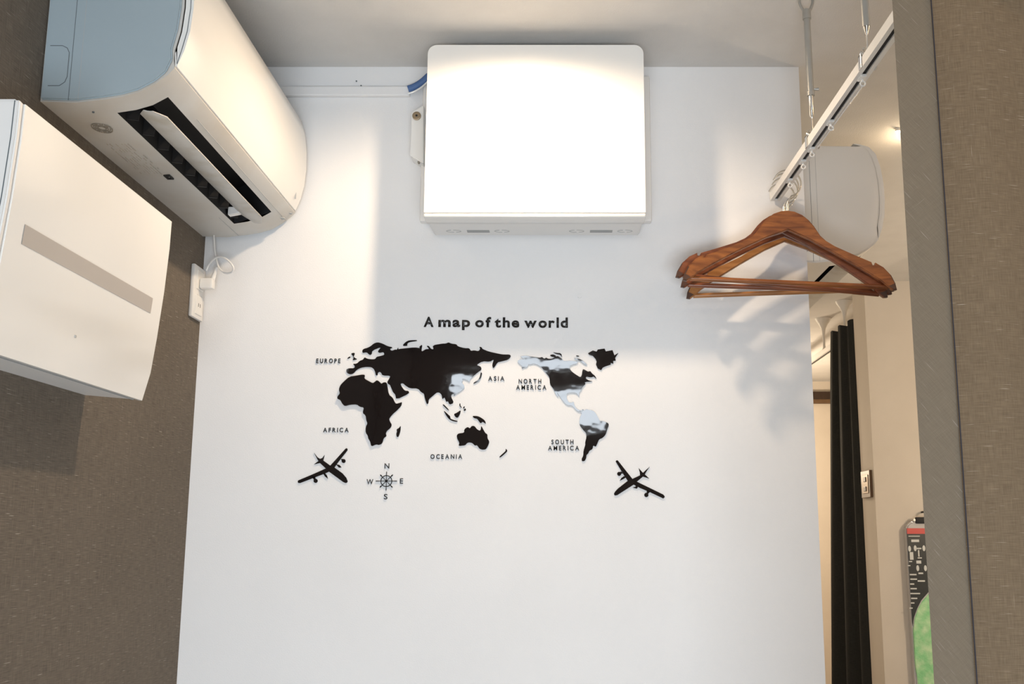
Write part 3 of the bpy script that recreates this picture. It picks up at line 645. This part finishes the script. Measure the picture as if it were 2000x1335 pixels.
def hanging_rod(y, zt, zi, label):
    x = rx(y); t = thing('rail_hanger', label, 'rail hanger', (x, y, RZ+.02), 'hanging rods of the curtain rail')
    link('ceiling_bracket', bx(x-.013, x+.013, y-.012, y+.012, HC-.010, HC, .003), M['greymetal'], t, smooth=True)
    bm = bmesh.new()
    for s in (-1, 1): tube(spline([(x+s*.012, y, HC-.006), (x+s*.0135, y, HC-.022), (x+s*.010, y, HC-.034), (x+s*.004, y, HC-.045)], 4), .003, 8, bm=bm)
    link('fork', bm, M['greymetal'], t, smooth=True)
    bm = tube([(x, y, HC-.040), (x, y, HC-.060)], .0085, 16)
    link('collar', bm, M['greymetal'], t, smooth=True)
    link('outer_tube', tube([(x, y, HC-.055), (x+.001, y, zt)], .0066, 16), M['greymetal'], t, smooth=True)
    if zi < zt-.01:
        link('ferrule', tube([(x+.001, y, zt+.004), (x+.001, y, zt-.004)], .0078, 16), M['greymetal'], t, smooth=True)
        link('thumb_screw', tube([(x+.006, y, zt+.010), (x+.017, y, zt+.010)], [.0018, .0036], 8), M['greymetal'], t, smooth=True)
        link('inner_rod', tube([(x+.001, y, zt), (x+.001, y, zi+.006), (x+.001, y, zi)], [.0048, .0046, .0015], 12), M['chrome'], t, smooth=True)
    else:
        link('tapered_tip', tube([(x+.001, y, zt+.002), (x+.001, y, zt-.014)], [.0064, .0018], 12), M['chrome'], t, smooth=True)
    zr = RZ+.021
    link('wire_hook', tube([(x+.001, y, min(zi, zt)+.001), (x+.001, y, zr+.016), (x-.002, y, zr+.010), (x, y, zr+.002)], .0013, 8), M['chrome'], t, smooth=True)
    bm = bx(x-.0135, x-.0118, y-.007, y+.007, RZ-.001, zr+.003, .0005); bx(x+.0118, x+.0135, y-.007, y+.007, RZ-.001, zr+.003, .0005, bm=bm); bx(x-.0135, x+.0135, y-.007, y+.007, zr, zr+.0025, .0005, bm=bm)
    link('rail_clip', bm, M['chrome'], t)
    bm = bmesh.new()
    for s in (-1, 1): tube([(x-.004, y+s*.002, zr+.006), (x-.008, y+s*.008, zr+.011)], [.001, .003], 8, bm=bm)
    link('wing_nut', bm, M['chrome'], t, smooth=True)
hanging_rod(1.955, .864, .812, 'slim grey telescopic rod from the ceiling nearest the hangers')
hanging_rod(1.602, .826, .826, 'slim grey rod from the ceiling beside the linen curtain')

# ------------------------------------------------------------------ wooden hangers on the end of the rail
def hanger_parts(root, wood_m, end_m):
    R = [(0, 0), (.014, -.0015), (.030, -.008), (.044, -.019), (.055, -.032), (.068, -.052), (.080, -.063), (.098, -.074), (.140, -.093), (.172, -.107), (.1745, -.1135), (.179, -.1135), (.180, -.108), (.196, -.118), (.211, -.135), (.219, -.152), (.222, -.166)]
    I = [(.214, -.167), (.204, -.160), (.188, -.146), (.150, -.121), (.100, -.091), (.045, -.061), (0, -.042)]
    def curve(x): return .020*(abs(x)/.222)**2
    ncol = 1
    b = bmesh.new(); outer = R; inner = I[::-1]
    # triangulated wishbone cut to its outline, both halves, curved in plan
    poly = R + I + [(-x, z) for x, z in I[::-1][1:]] + [(-x, z) for x, z in R[::-1][:-1]]
    vs = [b.verts.new((x, 0, z)) for x, z in poly]; f = b.faces.new(vs)
    r = bmesh.ops.extrude_face_region(b, geom=[f]); bmesh.ops.translate(b, vec=(0, .012, 0), verts=[v for v in r['geom'] if isinstance(v, bmesh.types.BMVert)])
    bmesh.ops.recalc_face_normals(b, faces=b.faces)
    bmesh.ops.bevel(b, geom=[e for e in b.edges if abs(e.verts[0].co.y-e.verts[1].co.y) < 1e-6], offset=.0022, segments=2, affect='EDGES', clamp_overlap=True)
    bmesh.ops.triangulate(b, faces=[f for f in b.faces if len(f.verts) > 4])
    for v in b.verts: v.co.y += -.006 - curve(v.co.x)
    def local(nm, bm_, mm, par=root, mats=None, sm=True):
        me = bpy.data.meshes.new(nm); bm_.to_mesh(me); bm_.free()
        for q_ in (mats or [mm]): me.materials.append(q_)
        o = bpy.data.objects.new(nm, me); C.objects.link(o); o.parent = par
        for p in me.polygons: p.use_smooth = True
        me.set_sharp_from_angle(angle=math.radians(50)); return o
    o = local('wishbone', b, None, mats=[wood_m, end_m])
    for p in o.data.polygons:
        if abs(p.center.x) > .211 and p.center.z < -.135: p.material_index = 1
    pts = [(x, -.006-curve(x)+.006, -.1585) for x in (-.205, -.15, -.07, 0, .07, .15, .205)]
    pts = [(x, -.012, -.1585) for x in (-.206, -.1, 0, .1, .206)]
    local('cross_bar', tube(pts, .0052, 12), wood_m)
    hk = [(0, 0, -.004), (0, 0, .030)]
    cz = .062; r0 = .029
    arc = [(r0*math.sin(math.radians(a)), 0, cz - r0*math.cos(math.radians(a))) for a in range(18, 256, 12)]
    local('hook', tube([(0, 0, -.006), (0, 0, .020)] + [(.004, 0, .027)] + arc, .0017, 8), M['chrome'])
    local('hook_ferrule', tube([(0, 0, -.003), (0, 0, .016)], .0030, 10), M['chrome'])
GH = 'wooden coat hangers at the end of the rail'
def hanger(wm, em, label, x, y, z, yaw, roll):
    t = thing('coat_hanger', label, 'hanger', (x, y, z), GH)
    t.rotation_euler = (0, math.radians(roll), math.radians(yaw)); t.scale = (1.025,)*3; return t
HZ = .691
h1 = hanger(0, 0, 'front wooden coat hanger, dark walnut with its right tip nearest the linen curtain', .4860, 2.175, HZ, 1.5, 2.3)
hanger_parts(h1, M['wood'], M['woodend'])
def copy_hanger(src, label, x, y, z, yaw, roll, wm):
    t = src.copy(); C.objects.link(t); t.location = (x, y, z+EYE); t.rotation_euler = (0, math.radians(roll), math.radians(yaw)); t['label'] = label
    for ch in src.children:
        c = ch.copy(); C.objects.link(c); c.parent = t
        if ch.name.startswith(('wishbone', 'cross_bar')):
            c.data = ch.data.copy(); c.data.materials[0] = wm
    return t
copy_hanger(h1, 'second wooden coat hanger from the front, its dark tip sticking out furthest left', .4820, 2.196, HZ, 1.0, 5.4, M['woodred'])
copy_hanger(h1, 'third wooden coat hanger from the front, nearly hidden, with reddish cross bar', .4890, 2.224, HZ, -1.0, 2.3, M['woodred'])
copy_hanger(h1, 'rear honey-coloured wooden coat hanger, lowest of the bunch and closest to the wall', .4950, 2.264, HZ, -2.0, -1.6, M['woodlight'])

# ------------------------------------------------------------------ near linen curtain at the right
def cloth_mesh(path, z0, z1, nz, wave=None):
    b = bmesh.new(); uvs = {}; s = 0; L = [0]
    for a_, b_ in zip(path, path[1:]): s += math.hypot(b_[0]-a_[0], b_[1]-a_[1]); L.append(s)
    g = []
    for i, (x, y) in enumerate(path):
        row = []
        for k in range(nz+1):
            z = z0+(z1-z0)*k/nz; dx, dy = wave(L[i], z) if wave else (0, 0)
            v = b.verts.new((x+dx, y+dy, z)); uvs[(round(v.co.x, 6), round(v.co.y, 6), round(v.co.z, 6))] = (L[i], z); row.append(v)
        g.append(row)
    for i in range(len(path)-1):
        for k in range(nz): b.faces.new((g[i][k], g[i+1][k], g[i+1][k+1], g[i][k+1]))
    return b, (lambda c: uvs[(round(c.x, 6), round(c.y, 6), round(c.z, 6))])
CY = 1.30; cx0 = .3405*CY
t = thing('linen_curtain', 'near floor-length taupe linen curtain with a plain hem, filling the right edge', 'curtain', (cx0+.1, CY, FL+.02))
path = [(cx0+.050*i/4, CY-.0006*i) for i in range(5)]
last = path[-1]
main = [(last[0]-.003, CY+.0010), (last[0]+.0015, CY-.0022)] + [(last[0]+.004+.016*k, CY-.004-.010*math.sin(k*.55)) for k in range(1, 13)]
for k in range(1, 60):
    a = k*.42; main.append((main[13][0]+.0032*k+.012*math.sin(a), CY-.012-.040*(1-math.cos(a))*.5 - .0012*k))
wv = lambda s, z: (.0015*math.sin(z*2.3+s*9), .0022*math.sin(z*3.1+s*14))
b, uf = cloth_mesh(main, FL+.02, .742, 60, wv); link('curtain_panel', b, M['cloth'], t, smooth=True, angle=80, uvf=uf)
b, uf = cloth_mesh(path, FL+.02, .742, 60, lambda s, z: (.0012*math.sin(z*2.1), .0016*math.sin(z*3.1+s*22)+.0012*math.sin(s*140+z*1.5)))
hm = link('hem', b, M['hem'], t, smooth=True, angle=80, uvf=uf, label='plain side hem with slanting creases')
pts = [(last[0]+.0002+.0012*math.sin(z*2.1), CY-.0040, z) for z in [FL+.02+i*(2.072)/40 for i in range(41)]]
link('seam', tube(pts, .0008, 6), M['thread'], t)

# ------------------------------------------------------------------ hall: rail, dark curtain, hooks, switch, package, lamp
HX = 1.320
t = thing('hall_curtain_rail', 'thin white curtain rail hung under the hall ceiling over the charcoal curtain', 'curtain rail', (HX, 5.2, .895))
link('rail_profile', bx(HX-.011, HX+.011, 4.66, 6.4, .897, .925, .003), M['white_metal'], t)
link('slot_channel', bx(HX-.0035, HX+.0035, 4.665, 6.39, .8955, .8975), M['black'], t)
for y in (4.80, 5.20, 6.0):
    n = 14; b = bmesh.new(); rings = []
    for r, z in ((.040, HC), (.036, HC-.010), (.022, HC-.030), (.012, HC-.050), (.0075, HC-.075), (.006, .96), (.007, .935), (.011, .922)):
        rings.append([b.verts.new((HX+r*math.cos(2*math.pi*k/n), y+r*math.sin(2*math.pi*k/n), z)) for k in range(n)])
    for i in range(len(rings)-1):
        for k in range(n): b.faces.new((rings[i][k], rings[i][(k+1)%n], rings[i+1][(k+1)%n], rings[i+1][k]))
    b.faces.new(rings[0]); b.faces.new(rings[-1]); bmesh.ops.recalc_face_normals(b, faces=b.faces)
    link('ceiling_hook', b, M['white_metal'], t, smooth=True)
t = thing('charcoal_curtain', 'long charcoal pleated curtain in the hall beyond the white wall', 'curtain', (HX, 4.9, FL+.02))
b = bmesh.new(); NU, NZ = 90, 40; g = []; uvm = {}
for i in range(NU+1):
    s = i/NU; row = []
    for k in range(NZ+1):
        f = k/NZ; z = FL+.02+(.952-FL-.02)*f; spread = 1+.75*(1-f)**.8
        ph = s*2*math.pi*2.4+.4
        y = 4.592+s*.325*spread; sm = min(1, s*5); x = HX-.010-sm*(.020+(.013+.022*(1-f))*math.sin(ph) + .012*(1-f)*s*1.2 + (.008*math.sin(ph*.5+1))*(1-f) + .003*math.sin(ph*3)*f)
        zz = z+(.008*math.sin(ph) if k == NZ else 0)
        v = b.verts.new((x, y, zz)); uvm[v] = 0; row.append((v, (s*1.2, z)))
    g.append(row)
for i in range(NU):
    for k in range(NZ): b.faces.new((g[i][k][0], g[i+1][k][0], g[i+1][k+1][0], g[i][k+1][0]))
tab = {(round(v.co.x, 5), round(v.co.y, 5), round(v.co.z, 5)): q for row in g for v, q in row}
link('curtain_panel', b, M['darkcloth'], t, smooth=True, angle=80, uvf=lambda c: tab[(round(c.x, 5), round(c.y, 5), round(c.z, 5))])
# switch on the narrow side of the hall wall
t = thing('light_switch', 'small bronze switch plate on the narrow wall end beside the charcoal curtain', 'switch', (1.300, 4.49, 0))
q = onX(1694, 919, 1.300); q2 = onX(1694, 972, 1.300); zc = (q.z+q2.z)/2
y0_, y1_ = 4.425, 4.555; z0_, z1_ = q2.z, q.z
link('plate', bx(1.288, 1.300, y0_, y1_, z0_, z1_, .002), M['brownframe'], t)
link('insert', bx(1.286, 1.2885, y0_+.022, y1_-.022, z0_+.018, z1_-.018, .001), M['bronze'], t)
for s in (-.020, .020): link('rocker', bx(1.2835, 1.2865, (y0_+y1_)/2-.016, (y0_+y1_)/2+.016, zc+s-.010, zc+s+.010, .001), M['browntrim'], t)
# package hanging on the cream wall, half hidden by the linen curtain
pk = thing('duster_package', 'tall black card package with red stripe and green microfibre, hanging at the linen curtain edge', 'package', onY(1800, 1340, 4.40))
yp = 4.355
TL = onY(1770, 1010, yp); xw = .190; x0 = TL.x; zt = TL.z
def zy(py): return onY(1790, py, yp).z
lean = .0
zb = zy(1420)
out = [(x0+xw*(.5-.5*math.cos(a)), zt-.045+.045*math.sin(a)) for a in [math.pi*k/12 for k in range(13)]]
out = [(x0, zb)] + out + [(x0+xw, zb)]
def slab(pts, ya_, yb_, mm, nm, label=None, bev=.0): return link(nm, prism([(x, ya_, z) for x, z in pts], Vector((0, yb_-ya_, 0)), bev), mm, pk, label=label)
slab(out, yp+.006, 4.40, M['clear'], 'clear_case', bev=.008)
zr0, zr1 = zy(1031), zy(1042)
slab([(x0+.001, zr1), (x0+.001, zr0), (x0+xw-.001, zr0), (x0+xw-.001, zr1)], yp+.003, yp+.0065, M['red'], 'red_stripe')
# black card with swooping lower edge
sw = [(x0+.001, zr1)] + [(x0+.001+.004*k, zr1-.001*k-.0*k) for k in range(0)] + [(x0+xw-.001, zr1), (x0+xw-.001, zy(1140))]
cur = [(1828, 1142), (1813, 1157), (1800, 1172), (1792, 1188), (1786, 1205), (1783, 1222)]
sw += [(onY(px, py, yp).x, onY(px, py, yp).z) for px, py in cur] + [(x0+.001, zy(1222))]
slab(sw, yp+.004, yp+.0065, M['blackcard'], 'printed_card')
bm = bmesh.new()
for px, py, wpx, hpx in ((1786, 1046.5, 22, 1.6), (1788, 1055.5, 15, 5), (1781, 1085, 6, 15), (1779, 1096, 6, 2), (1784, 1121.5, 13, 2.6), (1785, 1130.5, 13, 2.6), (1782, 1140, 8, 2.6), (1785, 1149, 12, 2.6), (1788, 1158.5, 19, 2.4), (1786, 1168, 12, 2.6), (1783, 1177, 7, 2.4), (1780, 1187, 6, 2.4), (1795, 1097, 9, 6), (1800, 1134, 14, 3), (1799, 1119, 9, 3), (1776, 1104, 5, 2), (1795, 1080, 1.6, 13), (1795, 1070.5, 10, 2.6), (1797, 1089, 8, 2)):
    p0 = onY(px-wpx/2, py+hpx/2, yp); p1 = onY(px+wpx/2, py-hpx/2, yp); bx(p0.x, p1.x, yp+.003, yp+.0045, p0.z, p1.z, bm=bm)
for px, py in ((1777, 1071), (1788, 1070), (1805, 1070), (1793, 1109), (1808, 1109)):
    c_ = onY(px, py, yp); pts = [(c_.x+.0058*math.cos(a), yp+.003, c_.z+.012*math.sin(a)) for a in [2*math.pi*k/14 for k in range(14)]]; prism(pts, Vector((0, .0015, 0)), 0, bm=bm)
link('printing', bm, M['whiteprint'], pk, label='rows of tiny illegible white print and round icons')
gp = [(onY(px, py, yp).x, onY(px, py, yp).z) for px, py in ((1829, 1146), (1814, 1160), (1801, 1175), (1793, 1190), (1787, 1208), (1785, 1230), (1788, 1290))]
x1g = gp[-1][0]+.004
slab([(x0+xw-.004, gp[0][1])] + gp + [(x1g+.012, zb+.004), (x0+xw-.004, zb+.004)], yp+.003, yp+.016, M['green'], 'microfibre_pad', bev=.0015)
p = onY(1799, 1016, yp); link('hanging_clip', bx(p.x-.022, p.x+.06, yp-.004, yp+.012, p.z-.012, p.z+.014, .004), M['black'], pk, smooth=True)
p2 = onY(1786.5, 1015, yp); link('rivet', tube([(p2.x, yp+.006, p2.z), (p2.x, yp+.001, p2.z)], .005, 12), M['chrome'], pk, smooth=True)
hk = thing('wall_hook', 'small black hook on the cream wall holding the duster package', 'hook', (p.x+.02, 4.40, p.z+.02))
link('hook_arm', tube([(p.x+.02, 4.40, p.z+.035), (p.x+.02, 4.36, p.z+.035), (p.x+.02, 4.350, p.z+.030)], .004, 10), M['black'], hk, smooth=True)
# small lit spot in the hall ceiling, glimpsed at the curtain edge
gl = onZ(1754, 259, HC-.012)
t = thing('hall_spotlight', 'tiny lit ceiling spotlight glimpsed beside the linen curtain edge', 'ceiling light', (gl.x, gl.y, HC))
link('housing', tube([(gl.x, gl.y, HC), (gl.x, gl.y, HC-.008)], .007, 20), M['white_metal'], t, smooth=True)
link('bulb', tube([(gl.x, gl.y, HC-.009), (gl.x, gl.y, HC-.016)], [.0065, .004], 14), M['glow'], t, smooth=True)
